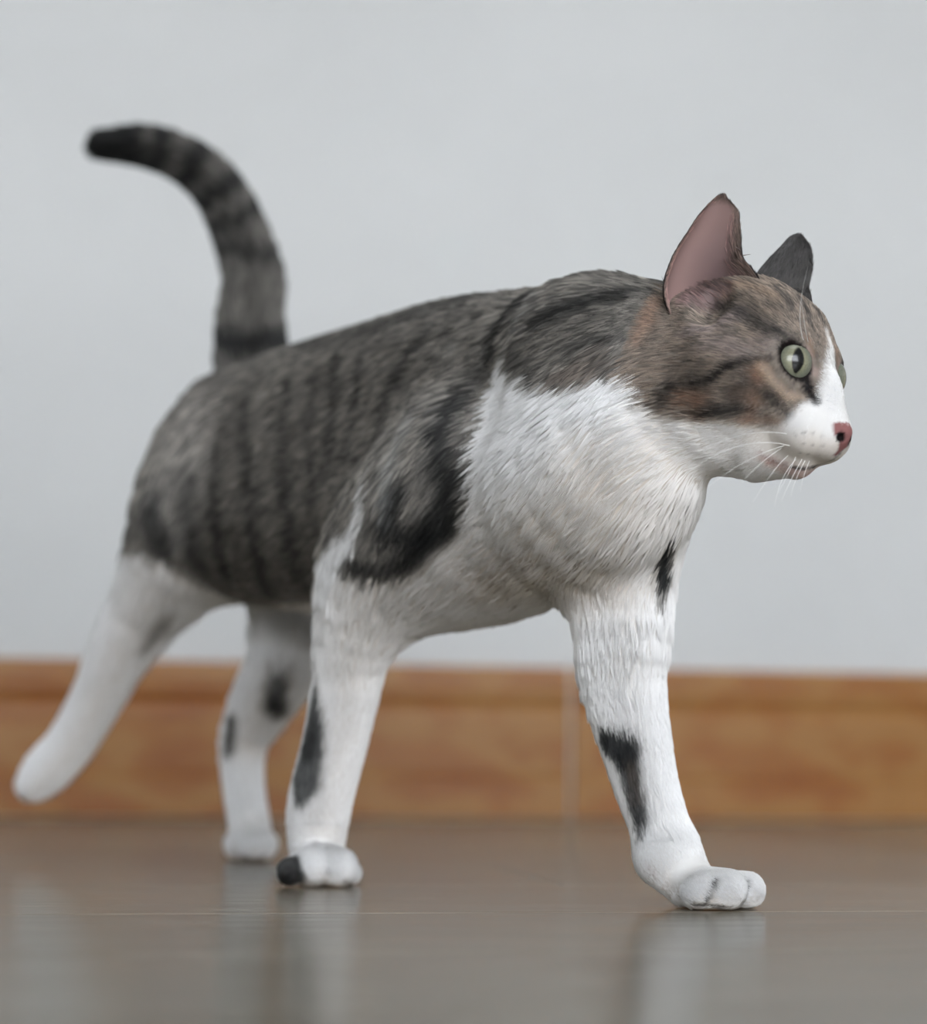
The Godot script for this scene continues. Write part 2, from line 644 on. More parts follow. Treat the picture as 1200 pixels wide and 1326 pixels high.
func spl(rows: Array, i: int, t: float) -> Vector3:

	var p1: Vector3 = Vector3(rows[i][0], rows[i][1], rows[i][2])
	var p2: Vector3 = Vector3(rows[i + 1][0], rows[i + 1][1], rows[i + 1][2])
	var a := maxi(i - 1, 0)
	var b := mini(i + 2, rows.size() - 1)
	return p1.cubic_interpolate(p2, Vector3(rows[a][0], rows[a][1], rows[a][2]), Vector3(rows[b][0], rows[b][1], rows[b][2]), t)

func eyeball(cat: Node3D, s: float) -> void:
	var g := gaze(s)
	var st := SurfaceTool.new()
	st.begin(Mesh.PRIMITIVE_TRIANGLES)
	var look := Basis(head_basis * g.x, head_basis * g.y, head_basis * g.z)
	var rows := 56
	var cols := 64
	for i in rows + 1:
		var th := PI * pow(float(i) / rows, 1.35)
		for j in cols + 1:
			var ph := TAU * j / cols
			var d := Vector3(sin(th) * cos(ph), sin(th) * sin(ph), cos(th))
			var x := d.x * cos(0.70 * s) - d.y * sin(0.70 * s)     # the slit stands upright although the lids slant
			var y := d.y * cos(0.70 * s) + d.x * sin(0.70 * s)
			var px := x - 0.03 * s * -1.0
			var slit := Vector2(px / 0.27, y / 0.55)
			var pup := pow(pow(absf(slit.x), 1.6) + pow(absf(slit.y), 1.6), 1.0 / 1.6)
			var rr := Vector2(d.x, d.y).length()
			var fib := wob.get_noise_2d(ph * 260.0, rr * 90.0)
			var iris := Color(0.26, 0.255, 0.165).lerp(Color(0.150, 0.160, 0.122), smoothstep(0.25, 0.75, rr))
			iris = iris * (1.0 + fib * 0.25)
			iris = iris.lerp(Color(0.09, 0.10, 0.06), smoothstep(0.76, 0.86, rr))
			var c := Color(0.004, 0.004, 0.004).lerp(iris, smoothstep(0.95, 1.06, pup))
			if d.z < 0.25:
				c = Color(0.02, 0.018, 0.016)
			st.set_color(c)
			st.set_normal(look * d)
			st.set_smooth_group(0)
			st.add_vertex(look * (d * EYE_R))
	for i in rows:
		for j in cols:
			var a := i * (cols + 1) + j
			for k in [a, a + cols + 1, a + 1, a + 1, a + cols + 1, a + cols + 2]:
				st.add_index(k)
	var m := plain(Color.WHITE, 0.25)
	m.vertex_color_use_as_albedo = true
	m.clearcoat_enabled = true
	m.clearcoat = 0.3
	m.clearcoat_roughness = 0.02
	obj("eye", st.commit(), m, cat, Transform3D(Basis(), hl(EYE.x * s, EYE.y, EYE.z))).set_meta("label", "yellow-green eye with a dark upright slit pupil")

func whisker(cat: Node3D, m: Material, a: Vector3, b: Vector3, c: Vector3, r: float) -> void:
	var st := SurfaceTool.new()
	st.begin(Mesh.PRIMITIVE_TRIANGLES)
	var n := 14
	var ctrl := b * 2.0 - (a + c) * 0.5
	var prev: Array[Vector3] = []
	for i in n + 1:
		var t := float(i) / n
		var p := a.lerp(ctrl, t).lerp(ctrl.lerp(c, t), t)
		var dir := (ctrl - a).lerp(c - ctrl, t).normalized()
		var u := dir.cross(Vector3(0.31, 0.2, 0.93)).normalized()
		var v := dir.cross(u)
		var ring: Array[Vector3] = []
		for k in 5:
			ring.append(p + (u * cos(TAU * k / 5) + v * sin(TAU * k / 5)) * r * (1.0 - 0.8 * t))
		if i:
			for k in 5:
				quad(st, prev[k], prev[(k + 1) % 5], ring[(k + 1) % 5], ring[k])
		prev = ring
	obj("whisker", st.commit(), m, cat)

func tuft() -> ArrayMesh:   # a few tapering, bending hairs along z, rising in y
	var st := SurfaceTool.new()
	st.begin(Mesh.PRIMITIVE_TRIANGLES)
	for h in 5:
		var at := Vector3(rng.randf_range(-1, 1), 0, rng.randf_range(-0.25, 0.25))
		var sway := rng.randf_range(-0.5, 0.5)
		var lift := rng.randf_range(0.7, 1.3)
		var tone := rng.randf_range(0.82, 1.12)
		var size := rng.randf_range(0.8, 1.1)
		var prev: Array[Vector3] = []
		for i in 4:
			var t := i / 3.0
			var p := at + Vector3(sway * t * t, lift * (t - 0.45 * t * t), t * size)
			var w := 0.15 * (1.0 - t * t * 0.97)
			var ring: Array[Vector3] = [p + Vector3(-w, -w * 0.3, 0), p + Vector3(w, -w * 0.3, 0), p + Vector3(0, w * 0.7, 0)]
			if i:
				st.set_color(Color(tone, tone, tone))
				for k in 3:
					var q: Array[Vector3] = [prev[k], ring[k], ring[(k + 1) % 3], prev[(k + 1) % 3]]
					var n := (q[2] - q[0]).cross(q[1] - q[0]).normalized()
					st.set_normal((n * 0.35 + Vector3.UP).normalized())   # hairs shade with the coat they lie in
					for v in [0, 1, 2, 0, 2, 3]:
						st.add_vertex(q[v])
			prev = ring
	return st.commit()

func build_cat() -> void:
	var t0 := Time.get_ticks_msec()
	limb(0.03, -1, [[-0.1245, 0.2307, -0.1864, 0.0353], [-0.0809, 0.2301, -0.1262, 0.0414], [-0.0388, 0.2321, -0.0608, 0.0419], [-0.0008, 0.2324, 0.0095, 0.041], [0.0333, 0.2296, 0.0695, 0.0375], [0.0565, 0.234, 0.11, 0.0282]])  # back
	limb(0.03, -1, [[-0.1177, 0.1728, -0.1462, 0.0386], [-0.0774, 0.1686, -0.0864, 0.0407], [-0.0367, 0.1645, -0.0265, 0.0435], [0.0001, 0.1603, 0.0334, 0.0452], [0.0333, 0.1654, 0.089, 0.0413], [0.0604, 0.1723, 0.1348, 0.0312]])  # belly and chest
	limb(0.03, -1, [[-0.1103, 0.2017, -0.1487, 0.0375], [-0.0708, 0.2012, -0.0986, 0.0424], [-0.03, 0.1987, -0.0336, 0.0416], [0.0067, 0.1998, 0.0267, 0.0395]])  # ribs
	limb(0.025, -1, [[0.0516, 0.2323, 0.1099, 0.0256], [0.0667, 0.2336, 0.13, 0.0251], [0.0784, 0.2289, 0.1447, 0.0254]])  # nape
	limb(0.045, -1, [[0.0548, 0.1823, 0.1306, 0.0333], [0.0683, 0.1923, 0.1566, 0.0288], [0.0838, 0.2049, 0.1577, 0.025]])  # throat
	limb(0.015, 1, [[-0.1182, 0.262, -0.2288, 0.0243], [-0.1221, 0.2982, -0.2357, 0.0206], [-0.1215, 0.324, -0.2436, 0.0189], [-0.1307, 0.3544, -0.251, 0.0173], [-0.1444, 0.3807, -0.2587, 0.0161], [-0.1645, 0.3992, -0.2672, 0.0148], [-0.1884, 0.4093, -0.2763, 0.0136], [-0.2135, 0.4127, -0.2861, 0.0105]])  # tail
	limb(0.02, 1, [[-0.1272, 0.2061, -0.1534, 0.0409], [-0.1389, 0.1827, -0.1454, 0.0374], [-0.1555, 0.1534, -0.168, 0.0248]])  # right haunch
	limb(0.015, 1, [[-0.1509, 0.1572, -0.1626, 0.0271], [-0.1745, 0.127, -0.1853, 0.0217], [-0.1881, 0.1063, -0.1972, 0.0181], [-0.1998, 0.0854, -0.209, 0.0161], [-0.2151, 0.0611, -0.2211, 0.0154], [-0.2285, 0.0464, -0.2274, 0.0154], [-0.2357, 0.0386, -0.2281, 0.0124]])  # right hind leg, lifted
	limb(0.012, 1, [[-0.0833, 0.1555, -0.1879, 0.0356], [-0.0926, 0.1111, -0.1767, 0.0236], [-0.1076, 0.0843, -0.194, 0.0197], [-0.1181, 0.0632, -0.2039, 0.0156], [-0.1179, 0.0402, -0.2029, 0.0135], [-0.1134, 0.0176, -0.1948, 0.0138]])  # left hind leg, standing
	limb(0.032, 1, [[-0.0036, 0.1868, 0.0808, 0.0269], [-0.0187, 0.1708, 0.0694, 0.0288], [-0.0396, 0.1434, 0.0419, 0.0257], [-0.0492, 0.111, 0.0241, 0.02], [-0.052, 0.0936, 0.0175, 0.0177], [-0.0576, 0.0653, 0.0101, 0.0167], [-0.0638, 0.0404, 0.0049, 0.0167], [-0.0658, 0.0244, 0.0015, 0.016], [-0.0656, 0.0127, 0.0025, 0.0142]])  # right foreleg
	limb(0.018, 1, [[0.0655, 0.172, 0.1046, 0.0295], [0.0672, 0.1193, 0.1101, 0.0234], [0.0677, 0.0933, 0.1099, 0.0201], [0.0729, 0.0676, 0.1127, 0.0171], [0.0792, 0.0437, 0.1156, 0.0151], [0.0867, 0.0233, 0.1199, 0.0141]])  # left foreleg, reaching
	limb(0.008, 1, [[0.0855, 0.0201, 0.1196, 0.0134], [0.0945, 0.0104, 0.1258, 0.0114]])  # left forepaw
	limb(0.0008, -1, [[0.108, 0.0084, 0.1417, 0.0091], [0.0999, 0.0096, 0.1321, 0.0081]])  # toe
	limb(0.0008, -1, [[0.1174, 0.0076, 0.1306, 0.0082], [0.1037, 0.0093, 0.1277, 0.0074]])  # toe
	limb(0.005, -1, [[0.0972, 0.0078, 0.1406, 0.0084], [0.0956, 0.0094, 0.1317, 0.0076]])  # toe
	limb(0.001, -1, [[0.1185, 0.006, 0.1103, 0.0064], [0.1041, 0.0087, 0.1196, 0.0058]])  # toe
	limb(0.0008, -1, [[-0.0658, 0.0094, 0.0283, 0.0101], [-0.0657, 0.0114, 0.0128, 0.0091]])  # toe
	limb(0.0008, -1, [[-0.0546, 0.009, 0.0283, 0.0097], [-0.0612, 0.0113, 0.0128, 0.0088]])  # toe
	limb(0.0008, -1, [[-0.0755, 0.0068, 0.0281, 0.0073], [-0.0695, 0.0104, 0.0128, 0.0066]])  # toe
	limb(0.001, -1, [[-0.0502, 0.0056, 0.0099, 0.006], [-0.0594, 0.0099, 0.0055, 0.0054]])  # toe
	limb(0.003, -1, [[-0.1178, 0.0085, -0.1855, 0.0091], [-0.1152, 0.014, -0.1911, 0.0082]])  # toe
	limb(0.003, -1, [[-0.1058, 0.0088, -0.1805, 0.0095], [-0.1104, 0.0141, -0.1891, 0.0085]])  # toe
	limb(0.003, -1, [[-0.1104, 0.0084, -0.1755, 0.009], [-0.1122, 0.0139, -0.1871, 0.0081]])  # toe
	# head, in mm: right, up, forward from the middle of the eyes
	egg(8, Vector3(0, 7, -36), Vector3(33, 33, 36))
	for s in [1.0, -1.0]:
		lump(12, Vector3(s * 19, -10, -28), 22, Vector3(s * 16, -14, -38), 24)
		lump(8, Vector3(s * 12, 6, -10), 12, Vector3(s * 8, 14, -16), 14)
		lump(8, Vector3(s * 14, -2, -9), 12, Vector3(s * 12, -12, -10), 12)
		lump(7, Vector3(s * 7, -26, 4), 10.5, Vector3(s * 4, -27, 8), 8.5)
	lump(8, Vector3(0, 6, -4), 9, Vector3(0, -8, 3), 8)
	lump(6, Vector3(0, -8, 3), 8, Vector3(0, -21, 10), 7)
	lump(5, Vector3(0, -36, -4), 8, Vector3(0, -31, -18), 14)
	lump(2, Vector3(0, -25.5, 13.6), 6.2)
	lump(12, Vector3(0, -20, -8), 15, Vector3(0, -20, -30), 22)
	for s in [1.0, -1.0]:
		var g := gaze(s)
		carve(Vector3(EYE.x * s, EYE.y, EYE.z) + g.z * 10.0, Vector3(7.4, 6.0, 6.5), 1.2, g)
		carve(Vector3(s * 31.5399, 26.8735, -31.8734), Vector3(9.5, 15.0, 15.0), 5.0, Basis(Vector3.UP, 0.85 * s))
		carve(Vector3(s * 3.4, -27.2, 17.8), Vector3(1.9, 1.5, 2.4), 0.5, Basis())
	nets(Vector3(-0.34, -0.004, -0.42), Vector3(0.19, 0.42, 0.29), 0.0017, false)
	print("body ", vp.size(), " ", Time.get_ticks_msec() - t0)
	var hb := Vector3.ONE * 0.075
	nets(HEAD + HEAD_F * -0.005 - hb, HEAD + HEAD_F * -0.005 + hb, 0.0011, true)
	print("head ", vp.size(), " ", Time.get_ticks_msec() - t0)
	mark("ash", 0.004, 0.55, [[0.0315, 0.2585, 0.116, 0.003], [0.0211, 0.24, 0.1215, 0.003], [0.0149, 0.2288, 0.1147, 0.003]], "b")
	mark("black", 0.005, 0.92, [[0.0286, 0.2607, 0.1036, 0.005], [0.0123, 0.2414, 0.1018, 0.006], [-0.0007, 0.218, 0.1007, 0.007], [-0.0086, 0.1966, 0.1118, 0.007], [-0.005, 0.1763, 0.1185, 0.008], [-0.0081, 0.1606, 0.1117, 0.009], [-0.0263, 0.1407, 0.0874, 0.006]], "b")
	mark("black", 0.004, 0.92, [[-0.0265, 0.1776, 0.1028, 0.005], [-0.033, 0.1584, 0.0947, 0.006], [-0.0229, 0.1548, 0.0996, 0.005], [-0.0097, 0.1544, 0.1077, 0.004]], "b")
	mark("black", 0.004, 0.8, [[-0.0539, 0.1493, 0.0699, 0.004], [-0.0399, 0.1417, 0.0793, 0.005], [-0.0314, 0.1399, 0.0838, 0.003]], "b")
	mark("black", 0.004, 0.7, [[-0.0149, 0.252, 0.055, 0.004], [-0.0338, 0.2254, 0.0439, 0.005], [-0.0403, 0.2038, 0.048, 0.004]], "b")
	mark("ash", 0.003, 0.6, [[-0.0043, 0.2415, 0.0782, 0.002], [-0.0189, 0.2124, 0.091, 0.0025], [-0.0301, 0.1881, 0.0973, 0.003], [-0.0331, 0.1649, 0.0964, 0.003]], "b")
	mark("white", 0.0025, 0.9, [[-0.0418, 0.1862, 0.0827, 0.001], [-0.0441, 0.169, 0.086, 0.0025], [-0.0496, 0.1562, 0.0773, 0.004], [-0.0583, 0.1497, 0.0637, 0.007], [-0.0643, 0.1391, 0.0511, 0.009]], "b")
	mark("black", 0.004, 0.9, [[0.028, 0.2419, 0.1304, 0.004], [0.0434, 0.2472, 0.1441, 0.005], [0.0677, 0.251, 0.1603, 0.005]], "b")
	mark("black", 0.004, 0.6, [[0.0211, 0.231, 0.1268, 0.005], [0.0278, 0.2187, 0.1445, 0.004]], "b")
	mark("black", 0.004, 0.5, [[0.043, 0.2297, 0.157, 0.003], [0.0606, 0.2301, 0.1758, 0.004]], "b")
	mark("brown", 0.005, 0.5, [[0.0367, 0.2166, 0.16, 0.005], [0.0515, 0.2191, 0.1758, 0.008]], "b")
	mark("black", 0.006, 0.75, [[-0.1609, 0.1897, -0.1148, 0.008], [-0.1562, 0.1697, -0.1128, 0.01]], "")
	mark("cream", 0.018, 0.7, [[0.0486, 0.1709, 0.1796, 0.018], [0.0763, 0.1623, 0.1768, 0.018], [0.0313, 0.1511, 0.1553, 0.015]], "")
	mark("tan", 0.014, 0.6, [[0.0383, 0.1351, 0.1379, 0.012], [0.0136, 0.129, 0.0985, 0.014], [0.0599, 0.1363, 0.1486, 0.01]], "")
	mark("black", 0.005, 0.75, [[-0.1092, 0.2408, -0.0882, 0.003], [-0.1079, 0.217, -0.0697, 0.004], [-0.1023, 0.1804, -0.0479, 0.005], [-0.0993, 0.1505, -0.0513, 0.005], [-0.0948, 0.1346, -0.0702, 0.004]], "b")
	mark("black", 0.005, 0.75, [[-0.0848, 0.2417, -0.0509, 0.003], [-0.0866, 0.2053, -0.0319, 0.004], [-0.0827, 0.1741, -0.0162, 0.005], [-0.0784, 0.1451, -0.0206, 0.005]], "b")
	mark("black", 0.005, 0.75, [[-0.1224, 0.2282, -0.0986, 0.003], [-0.1255, 0.1995, -0.0889, 0.004], [-0.1224, 0.1676, -0.0798, 0.005], [-0.1178, 0.1433, -0.0931, 0.004]], "b")
	mark("black", 0.005, 0.75, [[-0.0599, 0.2504, -0.0179, 0.004], [-0.0603, 0.2238, 0.0007, 0.004], [-0.063, 0.1937, 0.0092, 0.004]], "b")
	mark("black", 0.005, 0.75, [[-0.138, 0.2046, -0.1021, 0.004], [-0.1391, 0.1768, -0.1, 0.005], [-0.1326, 0.1499, -0.1075, 0.004]], "b")
	mark("black", 0.005, 0.75, [[-0.0459, 0.2482, 0.0093, 0.003], [-0.0498, 0.2214, 0.0194, 0.003], [-0.0535, 0.1996, 0.0221, 0.003]], "b")
	mark("black", 0.005, 0.75, [[-0.0715, 0.2427, -0.0301, 0.003], [-0.0729, 0.2106, -0.0127, 0.003], [-0.0691, 0.1797, 0.0044, 0.004]], "b")
	mark("black", 0.008, 0.6, [[-0.0852, 0.2661, -0.0896, 0.005], [-0.0374, 0.2635, 0.0008, 0.006], [0.0057, 0.2675, 0.0523, 0.006]], "b")
	mark("grey", 0.003, 0.95, [[-0.0677, 0.0932, 0.0261, 0.004], [-0.0682, 0.0722, 0.0236, 0.008], [-0.0723, 0.0494, 0.0197, 0.01], [-0.0736, 0.0414, 0.0186, 0.006]], "")
	mark("black", 0.003, 0.8, [[-0.0675, 0.0757, 0.0247, 0.004], [-0.0703, 0.0635, 0.0211, 0.006]], "")
	mark("black", 0.003, 1, [[0.0875, 0.1474, 0.1474, 0.006], [0.0872, 0.1378, 0.1296, 0.008], [0.0849, 0.1277, 0.1267, 0.004]], "")
	mark("ash", 0.0015, 0.6, [[0.0911, 0.1438, 0.1279, 0.001], [0.0825, 0.1397, 0.1393, 0.001]], "")
	mark("grey", 0.003, 1, [[0.0577, 0.07, 0.1227, 0.007], [0.0664, 0.066, 0.1284, 0.008], [0.0687, 0.0518, 0.128, 0.006], [0.072, 0.0361, 0.1281, 0.005], [0.0721, 0.0282, 0.1275, 0.002]], "")
	mark("black", 0.003, 0.85, [[0.0587, 0.069, 0.1234, 0.006], [0.0664, 0.0628, 0.1281, 0.006]], "")
	mark("brown", 0.003, 0.7, [[0.0695, 0.0581, 0.129, 0.003], [0.0706, 0.0455, 0.1284, 0.003]], "")
	mark("black", 0.003, 0.8, [[0.0698, 0.0407, 0.1271, 0.003], [0.0721, 0.0297, 0.1275, 0.002]], "")
	mark("black", 0.004, 0.95, [[-0.125, 0.0757, -0.1857, 0.006], [-0.1274, 0.0599, -0.1917, 0.005]], "")
	mark("grey", 0.006, 0.9, [[-0.0968, 0.0963, -0.1584, 0.009], [-0.0965, 0.0821, -0.1688, 0.008]], "")
	mark("black", 0.005, 0.85, [[-0.0993, 0.0821, -0.1685, 0.007], [-0.0943, 0.0781, -0.1745, 0.006]], "")
	mark("grey", 0.005, 0.8, [[-0.1528, 0.1286, -0.1497, 0.005], [-0.1608, 0.1185, -0.164, 0.006], [-0.1683, 0.1101, -0.173, 0.004]], "")
	mark("grey", 0.0015, 1, [[-0.0779, 0.0108, 0.0337, 0.0075], [-0.0767, 0.0054, 0.0352, 0.008]], "")
	mark("ink", 0.004, 0.9, [[-0.0767, 0.0033, 0.0345, 0.005]], "")
	mark("ink", 0.0012, 0.9, [[-0.0598, 0.0185, 0.0264, 0.0008], [-0.0587, 0.0071, 0.037, 0.001]], "")
	mark("ink", 0.0008, 1, [[0.117, 0.0127, 0.1371, 0.0012], [0.114, 0.0043, 0.1474, 0.001]], "")
	mark("ink", 0.0008, 1, [[0.1033, 0.0132, 0.1483, 0.0013], [0.099, 0.0033, 0.1479, 0.001]], "")
	mark("ink", 0.0015, 0.9, [[0.0936, 0.0025, 0.1462, 0.002], [0.1007, 0.002, 0.1469, 0.0015], [0.109, 0.0012, 0.1472, 0.0008]], "")
	mark("ink", 0.002, 0.9, [[-0.1156, 0.0023, -0.1709, 0.002], [-0.1023, 0.0023, -0.1735, 0.002]], "")
	mark("skin", 0.0015, 0.6, [[0.0751, 0.018, 0.1304, 0.001], [0.0794, 0.0138, 0.132, 0.001]], "")
	mark("taupe", 0.0012, 0.6, [[0.0586, 0.1419, 0.1591, 0.0005], [0.0612, 0.1377, 0.1513, 0.0006], [0.0594, 0.1275, 0.1369, 0.0006]], "")
	mark("taupe", 0.0012, 0.55, [[0.0546, 0.1229, 0.1322, 0.0005], [0.0638, 0.126, 0.1363, 0.0005], [0.0786, 0.1217, 0.1307, 0.0005]], "")
	mark("sand", 0.002, 0.75, [[0.0768, 0.245, 0.1719, 0.0035], [0.0727, 0.2355, 0.1783, 0.004], [0.0688, 0.2275, 0.1812, 0.003]], "h")
	mark("flesh", 0.003, 0.9, [[0.0913, 0.2445, 0.1761, 0.006], [0.0991, 0.2447, 0.1751, 0.006], [0.1046, 0.2469, 0.181, 0.004]], "h")
	mark("pale", 0.003, 0.8, [[0.0871, 0.229, 0.1888, 0.003], [0.0972, 0.2307, 0.194, 0.004], [0.1082, 0.2352, 0.1953, 0.004]], "h")
	mark("pale", 0.005, 0.6, [[0.0952, 0.2239, 0.1987, 0.004], [0.1097, 0.2188, 0.2032, 0.004], [0.1187, 0.2234, 0.2032, 0.003]], "h")
	mark("black", 0.003, 0.75, [[0.1004, 0.2413, 0.177, 0.002], [0.1119, 0.2328, 0.1972, 0.003], [0.1218, 0.2267, 0.2019, 0.003], [0.1298, 0.2216, 0.2005, 0.002]], "h")
	mark("tan", 0.003, 0.3, [[0.1032, 0.244, 0.1793, 0.002], [0.1132, 0.2482, 0.1861, 0.003], [0.123, 0.242, 0.1925, 0.002]], "h")
	mark("black", 0.002, 0.8, [[0.1334, 0.2438, 0.1831, 0.0012], [0.1356, 0.235, 0.1894, 0.0014], [0.1371, 0.2301, 0.1914, 0.001]], "h")
	mark("black", 0.002, 0.7, [[0.1245, 0.2472, 0.1856, 0.0012], [0.1289, 0.2373, 0.1935, 0.0014]], "h")
	mark("ginger", 0.002, 0.7, [[0.1345, 0.2247, 0.1967, 0.0015], [0.1357, 0.2201, 0.1971, 0.0015]], "h")
	mark("pinkish", 0.0025, 0.7, [[0.1336, 0.2198, 0.199, 0.002], [0.1358, 0.2123, 0.1981, 0.0022]], "h")
	mark("brown", 0.0035, 0.8, [[0.1111, 0.2111, 0.2045, 0.004], [0.1203, 0.201, 0.2026, 0.004], [0.1067, 0.202, 0.2044, 0.005]], "h")
	mark("ginger", 0.004, 0.6, [[0.0836, 0.2015, 0.1954, 0.0035], [0.0921, 0.1999, 0.2008, 0.004], [0.0911, 0.1939, 0.1962, 0.003]], "h")
	mark("ginger", 0.003, 0.6, [[0.1141, 0.2127, 0.2044, 0.0025], [0.1104, 0.1924, 0.1982, 0.0025], [0.1206, 0.1913, 0.2001, 0.0015]], "h")
	mark("tan", 0.002, 0.8, [[0.1141, 0.2142, 0.2043, 0.0013], [0.1186, 0.2077, 0.2038, 0.0015], [0.1248, 0.202, 0.2022, 0.0016], [0.131, 0.2022, 0.201, 0.001]], "h")
	mark("black", 0.003, 0.85, [[0.1071, 0.2079, 0.2052, 0.001], [0.1142, 0.2038, 0.2035, 0.002], [0.1203, 0.1995, 0.2023, 0.0025], [0.1242, 0.195, 0.2023, 0.0015]], "h")
	mark("ink", 0.0018, 0.95, [[0.1185, 0.2166, 0.2048, 0.0012], [0.109, 0.2153, 0.2042, 0.0016], [0.1021, 0.2124, 0.2051, 0.0018], [0.0962, 0.2079, 0.2044, 0.002], [0.0891, 0.2063, 0.2004, 0.0018], [0.0807, 0.2068, 0.1939, 0.002]], "h")
	mark("ink", 0.0025, 0.85, [[0.0793, 0.2062, 0.1932, 0.003], [0.0784, 0.2017, 0.193, 0.003]], "h")
	mark("ink", 0.0025, 0.9, [[0.0911, 0.1944, 0.1965, 0.0022], [0.0995, 0.1957, 0.2015, 0.0022], [0.11, 0.1965, 0.2013, 0.0015], [0.1147, 0.1949, 0.2, 0.0012]], "h")
	mark("white", 0.003, 1, [[0.1446, 0.2296, 0.1819, 0.0006], [0.1453, 0.2217, 0.1871, 0.002], [0.145, 0.2132, 0.1932, 0.0045], [0.1438, 0.2017, 0.199, 0.0065], [0.1443, 0.1938, 0.2019, 0.008]], "")
	mark("ink", 0.0012, 1, [[0.1309, 0.2155, 0.1969, 0.0014], [0.1323, 0.209, 0.1996, 0.0022], [0.1335, 0.2048, 0.2, 0.0026], [0.1363, 0.2008, 0.201, 0.0022]], "h")
	mark("skin", 0.003, 0.75, [[0.1199, 0.1769, 0.1893, 0.002], [0.1294, 0.1726, 0.1909, 0.003], [0.1367, 0.1726, 0.1857, 0.004]], "")
	mark("ink", 0.0007, 1, [[0.1168, 0.1795, 0.1897, 0.0006], [0.1204, 0.1774, 0.1899, 0.0008], [0.1262, 0.1751, 0.1921, 0.0007], [0.1337, 0.1743, 0.1919, 0.001], [0.1414, 0.1762, 0.1868, 0.0011], [0.145, 0.1781, 0.1947, 0.001], [0.147, 0.1812, 0.1974, 0.0008]], "")
	mark("skin", 0.0015, 0.7, [[0.1159, 0.1798, 0.1895, 0.0015], [0.1199, 0.1774, 0.1897, 0.0015]], "")
	mark("brown", 0.0007, 0.85, [[0.127, 0.1867, 0.2041, 0.0008]], "")
	mark("brown", 0.0007, 0.85, [[0.1303, 0.1869, 0.2055, 0.0008]], "")
	mark("brown", 0.0007, 0.85, [[0.1343, 0.1867, 0.2052, 0.0008]], "")
	mark("brown", 0.0007, 0.85, [[0.1377, 0.186, 0.2042, 0.0008]], "")
	mark("brown", 0.0007, 0.85, [[0.1306, 0.1824, 0.2036, 0.0008]], "")
	mark("brown", 0.0007, 0.85, [[0.1346, 0.1822, 0.2028, 0.0008]], "")
	mark("brown", 0.0007, 0.85, [[0.1379, 0.1822, 0.2028, 0.0008]], "")
	mark("brown", 0.0007, 0.85, [[0.1297, 0.1792, 0.1996, 0.0008]], "")
	mark("brown", 0.0007, 0.85, [[0.1334, 0.179, 0.1989, 0.0008]], "")
	mark("brown", 0.0007, 0.85, [[0.1379, 0.1785, 0.1987, 0.0008]], "")
	mark("brown", 0.0007, 0.85, [[0.1409, 0.1785, 0.1985, 0.0008]], "")
	for v in vp.size():
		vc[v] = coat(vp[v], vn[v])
		var q := head_inv * (vp[v] - HEAD) * 1000.0
		if (q.z > -12.0 and q.y < -18.0 and q.y > -50.0 or vp[v].y < 0.03) and vc[v].get_luminance() < 0.14:
			vdens[v] = 0.0   # lips, pads and the slits between the toes are bare
	print("coat ", Time.get_ticks_msec() - t0)
	var before := tri.size()
	ear(1.0)
	ear(-1.0)
	for k in range(before, tri.size(), 3):   # front faces run clockwise
		var g := (vp[tri[k + 2]] - vp[tri[k]]).cross(vp[tri[k + 1]] - vp[tri[k]])
		if g.dot(vn[tri[k]] + vn[tri[k + 1]] + vn[tri[k + 2]]) < 0.0:
			var keep := tri[k + 1]
			tri[k + 1] = tri[k + 2]
			tri[k + 2] = keep
	var cat := Node3D.new()
	cat.name = "cat"
	cat.position = HOME
	add_child(cat)
	tag(cat, "grey tabby and white cat walking to the right with its tail raised", "cat")
	var arr := []
	arr.resize(Mesh.ARRAY_MAX)
	arr[Mesh.ARRAY_VERTEX] = vp
	arr[Mesh.ARRAY_NORMAL] = vn
	arr[Mesh.ARRAY_COLOR] = vc
	arr[Mesh.ARRAY_INDEX] = tri
	var mesh := ArrayMesh.new()
	mesh.add_surface_from_arrays(Mesh.PRIMITIVE_TRIANGLES, arr)
	var hide := plain(Color(0.93, 0.925, 0.92), 0.75)
	hide.vertex_color_use_as_albedo = true
	hide.metallic_specular = 0.3
	obj("body", mesh, hide, cat)
	eyeball(cat, 1.0)
	eyeball(cat, -1.0)
	fur(cat)
	var wm := plain(Color(0.95, 0.95, 0.94), 0.4)
